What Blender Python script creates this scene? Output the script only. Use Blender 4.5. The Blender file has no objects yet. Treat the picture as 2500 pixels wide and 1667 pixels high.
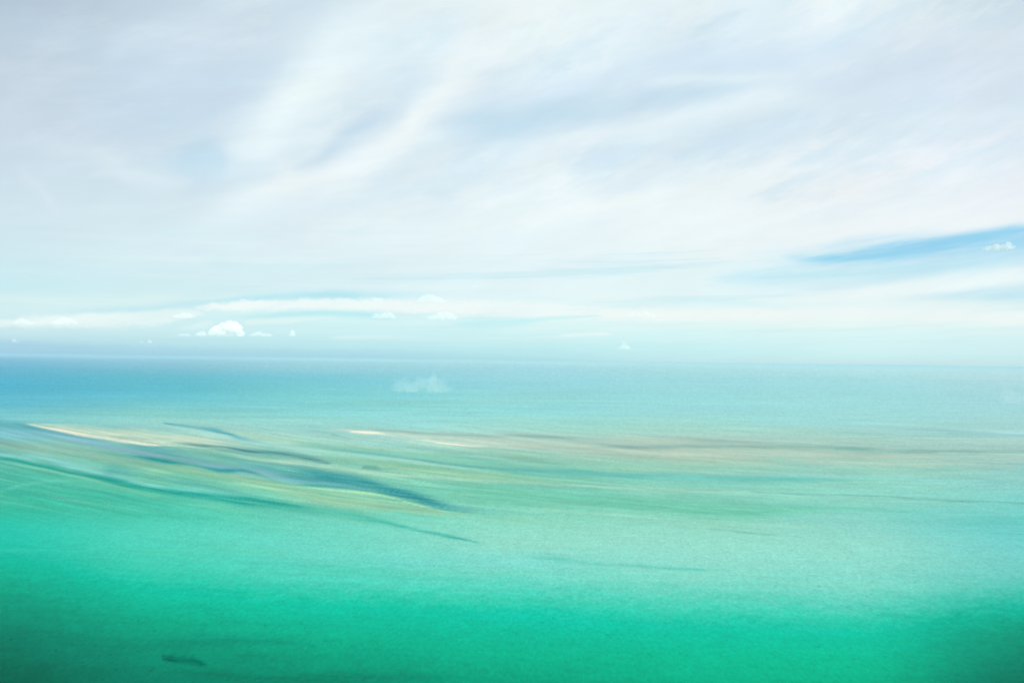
import bpy, bmesh, math, random
import numpy as np
from mathutils import Vector, Matrix, noise as mnoise

S = bpy.context.scene
COL = S.collection
random.seed(7)

# ------------------------------------------------------------------ camera
H = 600.0                      # metres above the sea
FPX = 1944.0                   # 28 mm on a 36 mm frame, for a 2500 px wide survey photo
PITCH, ROLL = math.radians(1.32), 0.0130
F_ = Vector((0, math.cos(PITCH), math.sin(PITCH)))
R0 = Vector((1, 0, 0)); U0 = R0.cross(F_)
R_ = (R0 * math.cos(ROLL) + U0 * math.sin(ROLL)).normalized()
U_ = R_.cross(F_).normalized()
cam = bpy.data.cameras.new('camera'); cam.lens = 28; cam.sensor_width = 36
cam.clip_start = 1.0; cam.clip_end = 900000.0
co = bpy.data.objects.new('camera', cam); COL.objects.link(co)
M = Matrix((R_, U_, -F_)).transposed().to_4x4(); M.translation = Vector((0, 0, H))
co.matrix_world = M
S.camera = co

# ------------------------------------------------------------------ light
SUN_EL, SUN_AZ = math.radians(36), math.radians(154)      # from behind on the right
SUN_DIR = Vector((math.sin(SUN_AZ) * math.cos(SUN_EL), math.cos(SUN_AZ) * math.cos(SUN_EL), math.sin(SUN_EL)))
sun = bpy.data.lights.new('sun', 'SUN'); sun.energy = 3.8; sun.angle = math.radians(0.6); sun.color = (1, .965, .91)
so = bpy.data.objects.new('sun', sun); COL.objects.link(so)
so.rotation_euler = SUN_DIR.to_track_quat('Z', 'Y').to_euler(); so.location = (0, 0, 3000)
S.view_settings.view_transform = 'Standard'; S.view_settings.look = 'None'
S.view_settings.exposure = 0.0; S.view_settings.gamma = 1.0
S.cycles.use_denoising = True
S.cycles.max_bounces = 12; S.cycles.diffuse_bounces = 2; S.cycles.volume_bounces = 10
S.cycles.transparent_max_bounces = 16

# ------------------------------------------------------------------ survey helpers (bearing, elevation <-> reading)
def ray(px, py):
    return (F_ * FPX + R_ * (px - 1250) - U_ * (py - 833.5)).normalized()
def at(px, py, z=0.0):
    d = ray(px, py); t = (z - H) / d.z
    return Vector((0, 0, H)) + d * t
def azel(px, py):
    d = ray(px, py); return math.atan2(d.x, d.y), math.asin(d.z)
def lin(c):
    c = np.asarray(c, float) / 255.0
    return np.where(c <= .04045, c / 12.92, ((c + .055) / 1.055) ** 2.4)

# ------------------------------------------------------------------ sky
EMAX = 0.75
def E_of(px, py): return (azel(px, py)[1] + .05) / EMAX
def X_of(px, py): return (azel(px, py)[0] + .7) / 1.4
SKY_X = [0, 400, 800, 1250, 1700, 2100, 2500]
SKY_Y = [0, 90, 180, 270, 360, 450, 540, 620, 690, 750, 800, 830, 862, 886]
SKY_C = [
 [(175,190,207),(184,199,214),(191,204,218),(196,209,224),(201,216,229),(203,220,232),(206,224,233),(204,228,235),(198,229,236),(207,232,236),(200,228,234),(184,219,231),(160,206,226),(85,140,175)],
 [(191,206,221),(197,211,226),(196,212,228),(200,217,231),(206,222,234),(208,225,235),(211,228,236),(212,231,238),(207,231,237),(208,234,238),(202,232,237),(188,224,232),(170,214,228),(110,165,192)],
 [(204,218,230),(206,220,232),(208,222,234),(212,226,236),(216,230,239),(219,232,240),(221,234,240),(220,235,241),(214,235,241),(212,238,241),(204,236,240),(192,230,236),(178,222,231),(160,205,218)],
 [(226,237,243),(226,237,243),(224,235,242),(214,228,240),(221,234,242),(227,238,243),(227,239,243),(226,239,244),(222,239,244),(220,240,243),(208,238,241),(198,234,238),(184,228,234),(175,215,222)],
 [(220,232,241),(216,229,239),(212,226,239),(212,227,240),(225,236,243),(231,240,244),(233,241,245),(230,241,244),(225,241,244),(226,242,243),(216,241,242),(208,239,241),(196,234,238),(195,228,232)],
 [(216,229,239),(216,229,240),(213,227,240),(219,232,242),(232,239,245),(236,241,246),(234,241,245),(230,241,244),(216,236,243),(228,242,243),(220,242,243),(214,240,242),(206,238,240),(200,230,233)],
 [(198,212,224),(204,217,228),(210,222,234),(214,226,238),(231,235,243),(237,240,245),(236,240,245),(210,228,241),(202,230,240),(220,238,240),(213,237,240),(210,237,240),(204,235,238),(200,230,233)],
]
w = bpy.data.worlds.new('World'); S.world = w; w.use_nodes = True
nt = w.node_tree; N = nt.nodes; L = nt.links; N.clear()
def mth(op, a, b=None, c=None, clamp=False):
    n = N.new('ShaderNodeMath'); n.operation = op; n.use_clamp = clamp
    for i, v in enumerate((a, b, c)):
        if v is None: continue
        if isinstance(v, (int, float)): n.inputs[i].default_value = v
        else: L.new(v, n.inputs[i])
    return n.outputs[0]
def mixc(f, a, b, mode='MIX'):
    n = N.new('ShaderNodeMix'); n.data_type = 'RGBA'; n.blend_type = mode
    for i, v in ((0, f), (6, a), (7, b)):
        if isinstance(v, (int, float)): n.inputs[i].default_value = v
        elif isinstance(v, (tuple, list)): n.inputs[i].default_value = (*v, 1)
        else: L.new(v, n.inputs[i])
    return n.outputs[2]
def setcurve(cu, pts):
    pts = sorted((min(max(x, 0), 1), min(max(y, 0), 1)) for x, y in pts)
    while len(cu.points) < len(pts): cu.points.new(.5, .5)
    for p, q in zip(cu.points, pts): p.location = q; p.handle_type = 'AUTO_CLAMPED'
def fcurve(x, pts):
    n = N.new('ShaderNodeFloatCurve'); L.new(x, n.inputs[1]); n.inputs[0].default_value = 1
    setcurve(n.mapping.curves[0], pts); n.mapping.update(); return n.outputs[0]
tc = N.new('ShaderNodeTexCoord'); sp = N.new('ShaderNodeSeparateXYZ'); L.new(tc.outputs['Generated'], sp.inputs[0])
dx, dy, dz = sp.outputs
AZ = mth('ARCTAN2', dx, dy); EL = mth('ARCSINE', dz)
# slow wandering of the cloud edges, fixed to the sky
def wnoise(sx, se, scale, detail, rough, seed, shear=0.0):
    cb = N.new('ShaderNodeCombineXYZ')
    L.new(mth('MULTIPLY', AZ, sx), cb.inputs[0])
    L.new(mth('ADD', mth('MULTIPLY', EL, se), mth('MULTIPLY', AZ, shear)), cb.inputs[1]); cb.inputs[2].default_value = seed
    n = N.new('ShaderNodeTexNoise'); n.inputs['Scale'].default_value = scale; n.inputs['Detail'].default_value = detail
    n.inputs['Roughness'].default_value = rough; L.new(cb.outputs[0], n.inputs['Vector'])
    return mth('SUBTRACT', n.outputs[0], .5)
warp = wnoise(5, 14, 1.3, 3, .5, 3.3, -3)
warp2 = wnoise(22, 70, 1.0, 4, .6, 8.1, -6)
hfade = mth('MULTIPLY', mth('ADD', EL, .02), 4.5, clamp=True)
warpE = mth('ADD', mth('MULTIPLY', mth('MULTIPLY', warp, .045), hfade), mth('MULTIPLY', warp2, .0035))
X = mth('MULTIPLY', mth('ADD', AZ, .7), 1 / 1.4, clamp=True)
E0 = mth('MULTIPLY', mth('ADD', EL, .05), 1 / EMAX, clamp=True)
E = mth('ADD', E0, warpE, clamp=True)
NISH_E = [0.1049, 0.1451, 0.1853, 0.2252, 0.265, 0.3044, 0.3435, 0.3822, 0.4203, 0.458, 0.4951, 0.5315, 0.5673, 0.6024, 0.6367]; NISH_C = [(0.5806, 0.6065, 0.4858), (0.5821, 0.6778, 0.6088), (0.5087, 0.6504, 0.6691), (0.441, 0.5996, 0.6866), (0.383, 0.5431, 0.674), (0.3357, 0.4905, 0.6472), (0.2975, 0.4442, 0.6145), (0.2661, 0.4038, 0.5801), (0.2402, 0.3691, 0.5462), (0.2186, 0.3392, 0.5144), (0.2003, 0.3134, 0.4851), (0.1849, 0.2909, 0.4581), (0.1714, 0.2712, 0.4336), (0.1598, 0.2539, 0.4112), (0.0798, 0.2216, 0.2616)]
def enc(c, e):
    k = 5 * min(max((e - .42) / .2, 0), 1); c = (c[0] + .8 * k, c[1] + k, c[2] + .8 * k)      # thinner veil high up
    return [max(float(v) - .1 * float(np.interp(e, NISH_E, [q[i] for q in NISH_C])), 0) ** (1 / 2.2) / .9 ** (1 / 2.2) for i, v in enumerate(lin(tuple(min(250, v + d) for v, d in zip(c, (3, 5.5, 4.5)))))]
amod = mth('ADD', 1.0, mth('ADD', mth('MULTIPLY', wnoise(14, 60, 1.0, 5, .6, 12.7, -16), 1.1), mth('MULTIPLY', wnoise(4, 9, 1.0, 2, .5, 2.2, -3), .5)))
cols = []
for k, px in enumerate(SKY_X):
    n = N.new('ShaderNodeRGBCurve'); cb = N.new('ShaderNodeCombineColor')
    for i in range(3): L.new(E0, cb.inputs[i])
    L.new(cb.outputs[0], n.inputs[1])
    for ch in range(3):
        setcurve(n.mapping.curves[ch], [(E_of(px, y), enc(c, E_of(px, y))[ch]) for y, c in zip(SKY_Y, SKY_C[k])])
    n.mapping.update(); cols.append((X_of(px, 430), n.outputs[0]))
c = cols[0][1]
for (xa, _), (xb, cc) in zip(cols[:-1], cols[1:]):
    mr = N.new('ShaderNodeMapRange'); mr.interpolation_type = 'SMOOTHSTEP'
    L.new(X, mr.inputs[0]); mr.inputs[1].default_value = xa - .02; mr.inputs[2].default_value = xb + .02
    c = mixc(mr.outputs[0], c, cc)
def veil(n, lo, gain_, e0, e1, e2, e3, amp, colr, e_ref):           # patches of thinner or thicker veil between two heights
    global c
    z = mth('MULTIPLY', mth('DIVIDE', mth('SUBTRACT', E0, e0), e1 - e0, clamp=True), mth('DIVIDE', mth('SUBTRACT', e3, E0), e3 - e2, clamp=True))
    m = mth('MULTIPLY', mth('MULTIPLY', mth('SUBTRACT', n, lo), gain_, clamp=True), mth('MULTIPLY', z, mth('MULTIPLY', mth('ADD', .35, mth('MULTIPLY', mth('SUBTRACT', X, .12), 3.2, clamp=True)), amp)), clamp=True)
    c = mixc(m, c, tuple(enc(colr, e_ref)))
ev = lambda y: E_of(1250, y)
nA = wnoise(3.4, 10, 1.0, 7, .6, 31.0, -3.2); nB = wnoise(7, 22, 1.0, 6, .62, 44.0, -6.0); nC = wnoise(2.2, 60, 1.0, 5, .6, 57.0, -2.0)
nD = wnoise(10, 15, 1.0, 7, .62, 63.0, -3.0)
veil(nA, .02, 7, ev(560), ev(400), ev(60), ev(-80), .50, (196,219,235), ev(250))
veil(mth('MULTIPLY', nA, -1.0), .03, 7, ev(640), ev(500), ev(0), ev(-150), .45, (238,244,247), ev(250))
veil(nB, .03, 8, ev(600), ev(480), ev(100), ev(-80), .35, (203,224,238), ev(250))
veil(mth('MULTIPLY', nB, -1.0), .04, 8, ev(640), ev(520), ev(80), ev(-80), .35, (237,244,247), ev(250))
veil(nD, .04, 6, ev(540), ev(400), ev(0), ev(-150), .30, (200,219,234), ev(150))
veil(nC, .03, 9, ev(850), ev(800), ev(640), ev(560), .40, (192,229,237), ev(720))
veil(mth('MULTIPLY', nC, -1.0), .03, 9, ev(840), ev(800), ev(640), ev(560), .45, (228,241,242), ev(720))
rag = mth('ADD', 1.0, mth('MULTIPLY', wnoise(7, 75, 1.0, 6, .65, 71.0, -9.0), 3.2))
# streaks of cloud and clear gaps: (points (x, y, half width, strength)), lower/upper width ratio, sharpness, colour
SKY_STROKES = [
 ([(430,540,30,0),(620,480,30,.5),(800,420,42,.85),(950,350,52,.9),(1060,250,70,.8),(1150,130,95,.7),(1300,-40,120,.6)], 1, 2, (237,243,247)),
 ([(500,430,50,0),(620,340,75,.5),(740,220,95,.8),(850,120,110,.65),(980,0,120,.45),(1150,-90,90,0)], 1, 2, (230,240,247)),
 ([(340,385,14,0),(430,378,26,.35),(500,366,40,.62),(560,392,24,.35),(680,420,14,0)], 1.2, 2, (184,213,232)),
 ([(300,440,10,0),(420,452,14,.3),(560,440,16,.25),(700,425,10,0)], 1, 2, (198,217,232)),
 ([(180,250,40,0),(330,270,46,.35),(480,250,50,.35),(620,200,40,.3),(700,150,30,0)], 1, 2, (190,210,230)),
 ([(250,120,20,0),(420,80,26,.4),(600,30,30,.35),(760,-20,30,0)], 1, 2, (208,222,235)),
 ([(300,200,14,0),(450,150,20,.3),(560,100,22,.3),(700,60,20,0)], 1, 2, (204,219,234)),
 ([(700,430,12,0),(770,395,18,.55),(850,335,26,.75),(930,290,30,.6),(1010,262,20,0)], 1.2, 2, (196,217,234)),
 ([(200,350,20,0),(270,390,22,.4),(340,430,26,.55),(420,436,22,.4),(480,440,20,0)], 1, 2, (221,233,240)),
 ([(40,420,14,0),(90,455,18,.3),(130,510,18,.2),(160,540,14,0)], 1, 2, (222,232,240)),
 ([(480,640,12,0),(600,655,14,.35),(850,650,14,.3),(1000,648,12,0)], 1, 2, (196,229,237)),
 ([(1010,300,20,0),(1130,300,30,.5),(1230,308,38,.8),(1350,280,38,.8),(1500,262,34,.6),(1700,225,34,.5),(1850,190,30,.4),(2000,170,20,0)], 1, 2, (190,216,234)),
 ([(1250,215,20,0),(1400,205,30,.4),(1620,160,34,.5),(1900,140,34,.5),(2100,110,20,.2),(2200,100,20,0)], 1, 2, (203,222,240)),
 ([(1560,215,8,0),(1640,204,14,.5),(1760,196,15,.6),(1900,186,12,.5),(1960,180,8,0)], 1, 2, (226,238,245)),
 ([(1230,375,20,0),(1360,345,22,.55),(1520,325,26,.7),(1700,288,24,.65),(1900,250,22,.6),(2050,225,16,0)], 1, 2, (228,239,246)),
 ([(1380,425,8,0),(1450,402,11,.5),(1560,372,14,.4),(1750,355,20,.5),(1900,335,24,.5),(2000,310,18,0)], 1, 2, (208,226,240)),
 ([(1300,525,6,0),(1450,500,8,.4),(1600,470,9,.35),(1750,450,8,0)], 1.6, 2, (240,244,242)),
 ([(1820,180,30,0),(2050,210,50,.45),(2300,190,60,.6),(2500,170,60,.6),(2700,160,60,.3)], 1, 2, (209,221,236)),
 ([(2150,120,12,0),(2250,95,26,.5),(2380,90,26,.5),(2500,110,20,.3),(2600,120,10,0)], 1, 2, (214,223,235)),
 ([(2050,285,20,0),(2200,290,20,.4),(2400,280,18,.4),(2600,275,20,0)], 1, 2, (222,233,242)),
 ([(1800,638,18,0),(1960,634,24,.4),(2100,624,34,.7),(2300,608,46,.85),(2500,602,52,.9),(2700,598,55,.9)], .8, 3, (186,222,241)),
 ([(1900,634,5,0),(1970,633,8,.5),(2080,634,9,.75),(2200,622,11,.6),(2350,600,14,.5),(2500,592,16,.3),(2600,590,10,0)], 1.0, 2, (144,208,237)),
 ([(2050,628,5,0),(2160,612,10,.6),(2260,596,13,.8),(2380,580,13,.8),(2500,567,14,.8),(2700,555,16,.8)], 1.6, 2, (148,206,236)),
 ([(1700,640,20,0),(1850,600,20,.4),(2050,573,18,.6),(2250,551,18,.7),(2500,533,20,.8),(2700,520,20,.8)], 1, 3, (238,242,246)),
 ([(1720,690,12,0),(1850,680,18,.5),(2100,665,20,.6),(2300,655,18,.7),(2500,640,16,.5),(2700,625,16,.5)], 1, 2, (188,227,240)),
 ([(1900,735,8,0),(2080,718,14,.7),(2280,702,22,.9),(2500,680,28,.9),(2700,660,30,.9)], .9, 3, (236,247,247)),
 ([(2150,736,4,0),(2280,730,7,.4),(2400,720,12,.55),(2500,712,18,.65),(2700,695,25,.9)], 1.2, 3, (192,227,239)),
 ([(2000,735,5,0),(2200,740,10,.5),(2380,752,12,.5),(2500,758,10,.2),(2600,760,8,0)], 1.0, 2, (232,243,243)),
 ([(1450,768,6,0),(1560,766,12,.85),(1800,768,13,.85),(2100,768,15,.7),(2500,776,14,.8),(2700,780,14,.8)], 1.2, 3, (238,247,243)),
 ([(1650,785,8,0),(1900,792,8,.35),(2200,798,5,.6),(2400,792,5,.5),(2500,790,4,.2),(2600,790,4,0)], 1.0, 2, (232,246,240)),
 ([(1400,760,6,0),(1550,742,6,.4),(1700,735,8,.5),(1850,745,8,.4),(1950,755,6,0)], 1.0, 2, (205,236,240)),
 ([(1280,706,5,0),(1350,712,12,.4),(1450,718,14,.5),(1600,728,12,.3),(1750,728,8,0)], 1.0, 2, (231,242,243)),
 ([(380,742,6,0),(520,736,6,.5),(640,728,8,.8),(800,722,9,.85),(900,722,9,.6),(1000,716,9,.2),(1100,716,8,0)], 1.0, 2, (178,225,236)),
 ([(470,749,2,0),(510,748,6,.8),(640,742,10,.92),(820,742,11,.92),(1000,742,14,.92),(1150,746,17,.92),(1300,756,19,.9),(1440,762,16,.85),(1560,768,11,.7),(1650,770,8,0)], 1.3, 4, (236,247,244)),
 ([(540,774,3,0),(650,768,5,.5),(760,764,6,.7),(850,764,7,.7),(930,772,6,.3),(980,776,5,0)], 1.0, 2, (178,230,237)),
 ([(1100,788,5,0),(1180,788,9,.7),(1260,786,9,.7),(1330,778,6,.6),(1430,774,3,.6),(1470,772,2,0)], 1.0, 2, (190,235,241)),
 ([(1190,812,4,0),(1290,806,8,.4),(1380,798,12,.5),(1500,800,10,.5),(1560,804,8,0)], 1.0, 2, (222,242,242)),
 ([(1360,822,2,0),(1400,819,4,.7),(1460,817,4,.7),(1500,817,2,0)], 1.0, 2, (230,242,244)),
 ([(-200,790,8,.7),(30,790,7,.7),(60,786,11,.75),(180,781,13,.85),(300,779,16,.85),(400,772,15,.75),(450,764,9,.75),(500,764,5,0)], 1.1, 4, (230,243,243)),
 ([(150,762,6,0),(260,758,6,.4),(360,754,6,.5),(460,745,6,.4),(520,742,5,0)], 1.0, 2, (186,226,236)),
 ([(-200,735,12,.5),(0,730,12,.5),(200,730,14,.4),(400,728,10,.3),(460,728,8,0)], 1.0, 2, (216,234,235)),
 ([(430,803,3,0),(470,798,5,.6),(500,791,8,.7),(512,790,7,.6),(525,790,4,0)], 1.0, 3, (220,238,238)),
 ([(590,786,3,0),(620,784,6,.8),(700,779,6,.8),(770,776,4,.6),(850,774,3,0)], 1.0, 3, (222,241,240)),
 ([(800,824,4,0),(850,824,4,.5),(950,823,5,.4),(1050,826,4,0)], 1.0, 2, (220,240,240)),
 ([(-300,858,22,.75),(0,854,17,.75),(250,858,15,.55),(500,862,13,.4),(900,868,12,.25),(1200,870,12,0)], 1.0, 4, (166,206,227)),
]
billow = mth('ADD', mth('MULTIPLY', wnoise(60, 110, 1.0, 4, .6, 81.0, 0), .014), mth('MULTIPLY', wnoise(160, 260, 1.0, 3, .6, 87.0, 0), .006))
for pts, ratio, sharp, colr in SKY_STROKES:
    yc = fcurve(X, [(X_of(a, b), E_of(a, b)) for a, b, _, _ in pts])
    wd = fcurve(X, [(X_of(a, b), max(h, 2) / FPX / EMAX * 10) for a, b, h, _ in pts])
    al = fcurve(X, [(X_of(a, b), s) for a, b, _, s in pts])
    d = mth('SUBTRACT', mth('ADD', E, billow) if sharp == 4 else E, yc)
    wsel = mth('MULTIPLY', wd, mth('ADD', .1, mth('MULTIPLY', mth('LESS_THAN', d, 0), .1 * (ratio - 1))))
    t = mth('POWER', mth('ABSOLUTE', mth('DIVIDE', d, wsel)), float(sharp))
    m = mth('MULTIPLY', mth('EXPONENT', mth('MULTIPLY', t, -.8)), mth('MULTIPLY', al, rag if colr in ((186,222,241), (144,208,237), (148,206,236), (188,227,240), (192,227,239)) else amod), clamp=True)
    c = mixc(m, c, tuple(enc(colr, E_of(*pts[len(pts) // 2][:2]))))
# fine fibre in the veil
fib = wnoise(5, 22, 1.3, 5, .5, 1.7, -6)
fib2 = wnoise(12, 90, 1.2, 4, .6, 5.5, -9)
fib3 = wnoise(9, 13, 1.0, 4, .5, 21.3, -5)
gain = mth('ADD', 1.0, mth('ADD', mth('MULTIPLY', mth('MULTIPLY', fib, mth('ADD', hfade, .3)), .05), mth('ADD', mth('MULTIPLY', fib2, .018), mth('MULTIPLY', mth('MULTIPLY', fib3, hfade), .05))))
vm = N.new('ShaderNodeVectorMath'); vm.operation = 'SCALE'; L.new(c, vm.inputs[0]); L.new(gain, vm.inputs['Scale'])
gm = N.new('ShaderNodeGamma'); gm.inputs[1].default_value = 2.2; L.new(vm.outputs[0], gm.inputs[0])
sk = N.new('ShaderNodeTexSky'); sk.sky_type = 'NISHITA'; sk.sun_disc = False; sk.sun_elevation = SUN_EL; sk.sun_rotation = SUN_AZ
b1 = N.new('ShaderNodeBackground'); b1.inputs[1].default_value = .1; L.new(sk.outputs[0], b1.inputs[0])
b2 = N.new('ShaderNodeBackground'); b2.inputs[1].default_value = 1.0; L.new(gm.outputs[0], b2.inputs[0])
ms = N.new('ShaderNodeMixShader'); ms.inputs[0].default_value = .9; L.new(b1.outputs[0], ms.inputs[1]); L.new(b2.outputs[0], ms.inputs[2])
ow = N.new('ShaderNodeOutputWorld'); L.new(ms.outputs[0], ow.inputs[0])

# ------------------------------------------------------------------ sea colours: water over its bed, with haze, sky reflection and vignette painted in
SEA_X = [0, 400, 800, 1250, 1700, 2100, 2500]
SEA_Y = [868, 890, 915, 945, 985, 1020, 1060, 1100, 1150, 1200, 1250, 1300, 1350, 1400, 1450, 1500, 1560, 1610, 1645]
SEA_C = [  # far rows paler with painted haze and reflection; bottom corners darkened as a vignette
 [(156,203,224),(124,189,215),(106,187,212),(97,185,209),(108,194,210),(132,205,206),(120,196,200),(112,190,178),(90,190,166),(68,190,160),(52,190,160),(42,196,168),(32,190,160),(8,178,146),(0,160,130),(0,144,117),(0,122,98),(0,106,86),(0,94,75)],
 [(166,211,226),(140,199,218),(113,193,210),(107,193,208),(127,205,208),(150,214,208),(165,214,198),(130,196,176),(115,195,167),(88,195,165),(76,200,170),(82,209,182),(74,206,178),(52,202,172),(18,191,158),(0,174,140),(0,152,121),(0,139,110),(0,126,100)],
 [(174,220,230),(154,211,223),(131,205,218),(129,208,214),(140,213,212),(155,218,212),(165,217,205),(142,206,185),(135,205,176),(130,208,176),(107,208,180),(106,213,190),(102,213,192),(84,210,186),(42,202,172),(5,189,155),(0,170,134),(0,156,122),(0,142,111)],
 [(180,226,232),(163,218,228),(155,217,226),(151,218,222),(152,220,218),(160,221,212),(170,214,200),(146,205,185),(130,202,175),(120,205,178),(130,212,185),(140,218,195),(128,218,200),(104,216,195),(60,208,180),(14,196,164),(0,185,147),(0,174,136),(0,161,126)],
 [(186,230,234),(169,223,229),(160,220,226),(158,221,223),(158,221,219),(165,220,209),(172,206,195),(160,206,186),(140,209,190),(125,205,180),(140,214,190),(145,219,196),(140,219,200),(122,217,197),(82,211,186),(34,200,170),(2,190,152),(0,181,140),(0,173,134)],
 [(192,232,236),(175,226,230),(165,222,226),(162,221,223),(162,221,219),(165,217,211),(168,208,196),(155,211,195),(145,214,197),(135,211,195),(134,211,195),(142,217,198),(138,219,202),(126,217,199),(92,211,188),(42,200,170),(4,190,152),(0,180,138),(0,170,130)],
 [(196,231,235),(183,224,229),(172,219,224),(165,217,221),(165,217,217),(165,214,211),(165,205,198),(150,205,198),(140,207,198),(120,207,196),(115,205,196),(115,207,198),(113,205,195),(88,199,182),(34,184,158),(0,155,126),(0,135,109),(0,118,95),(0,104,85)],
]
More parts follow.
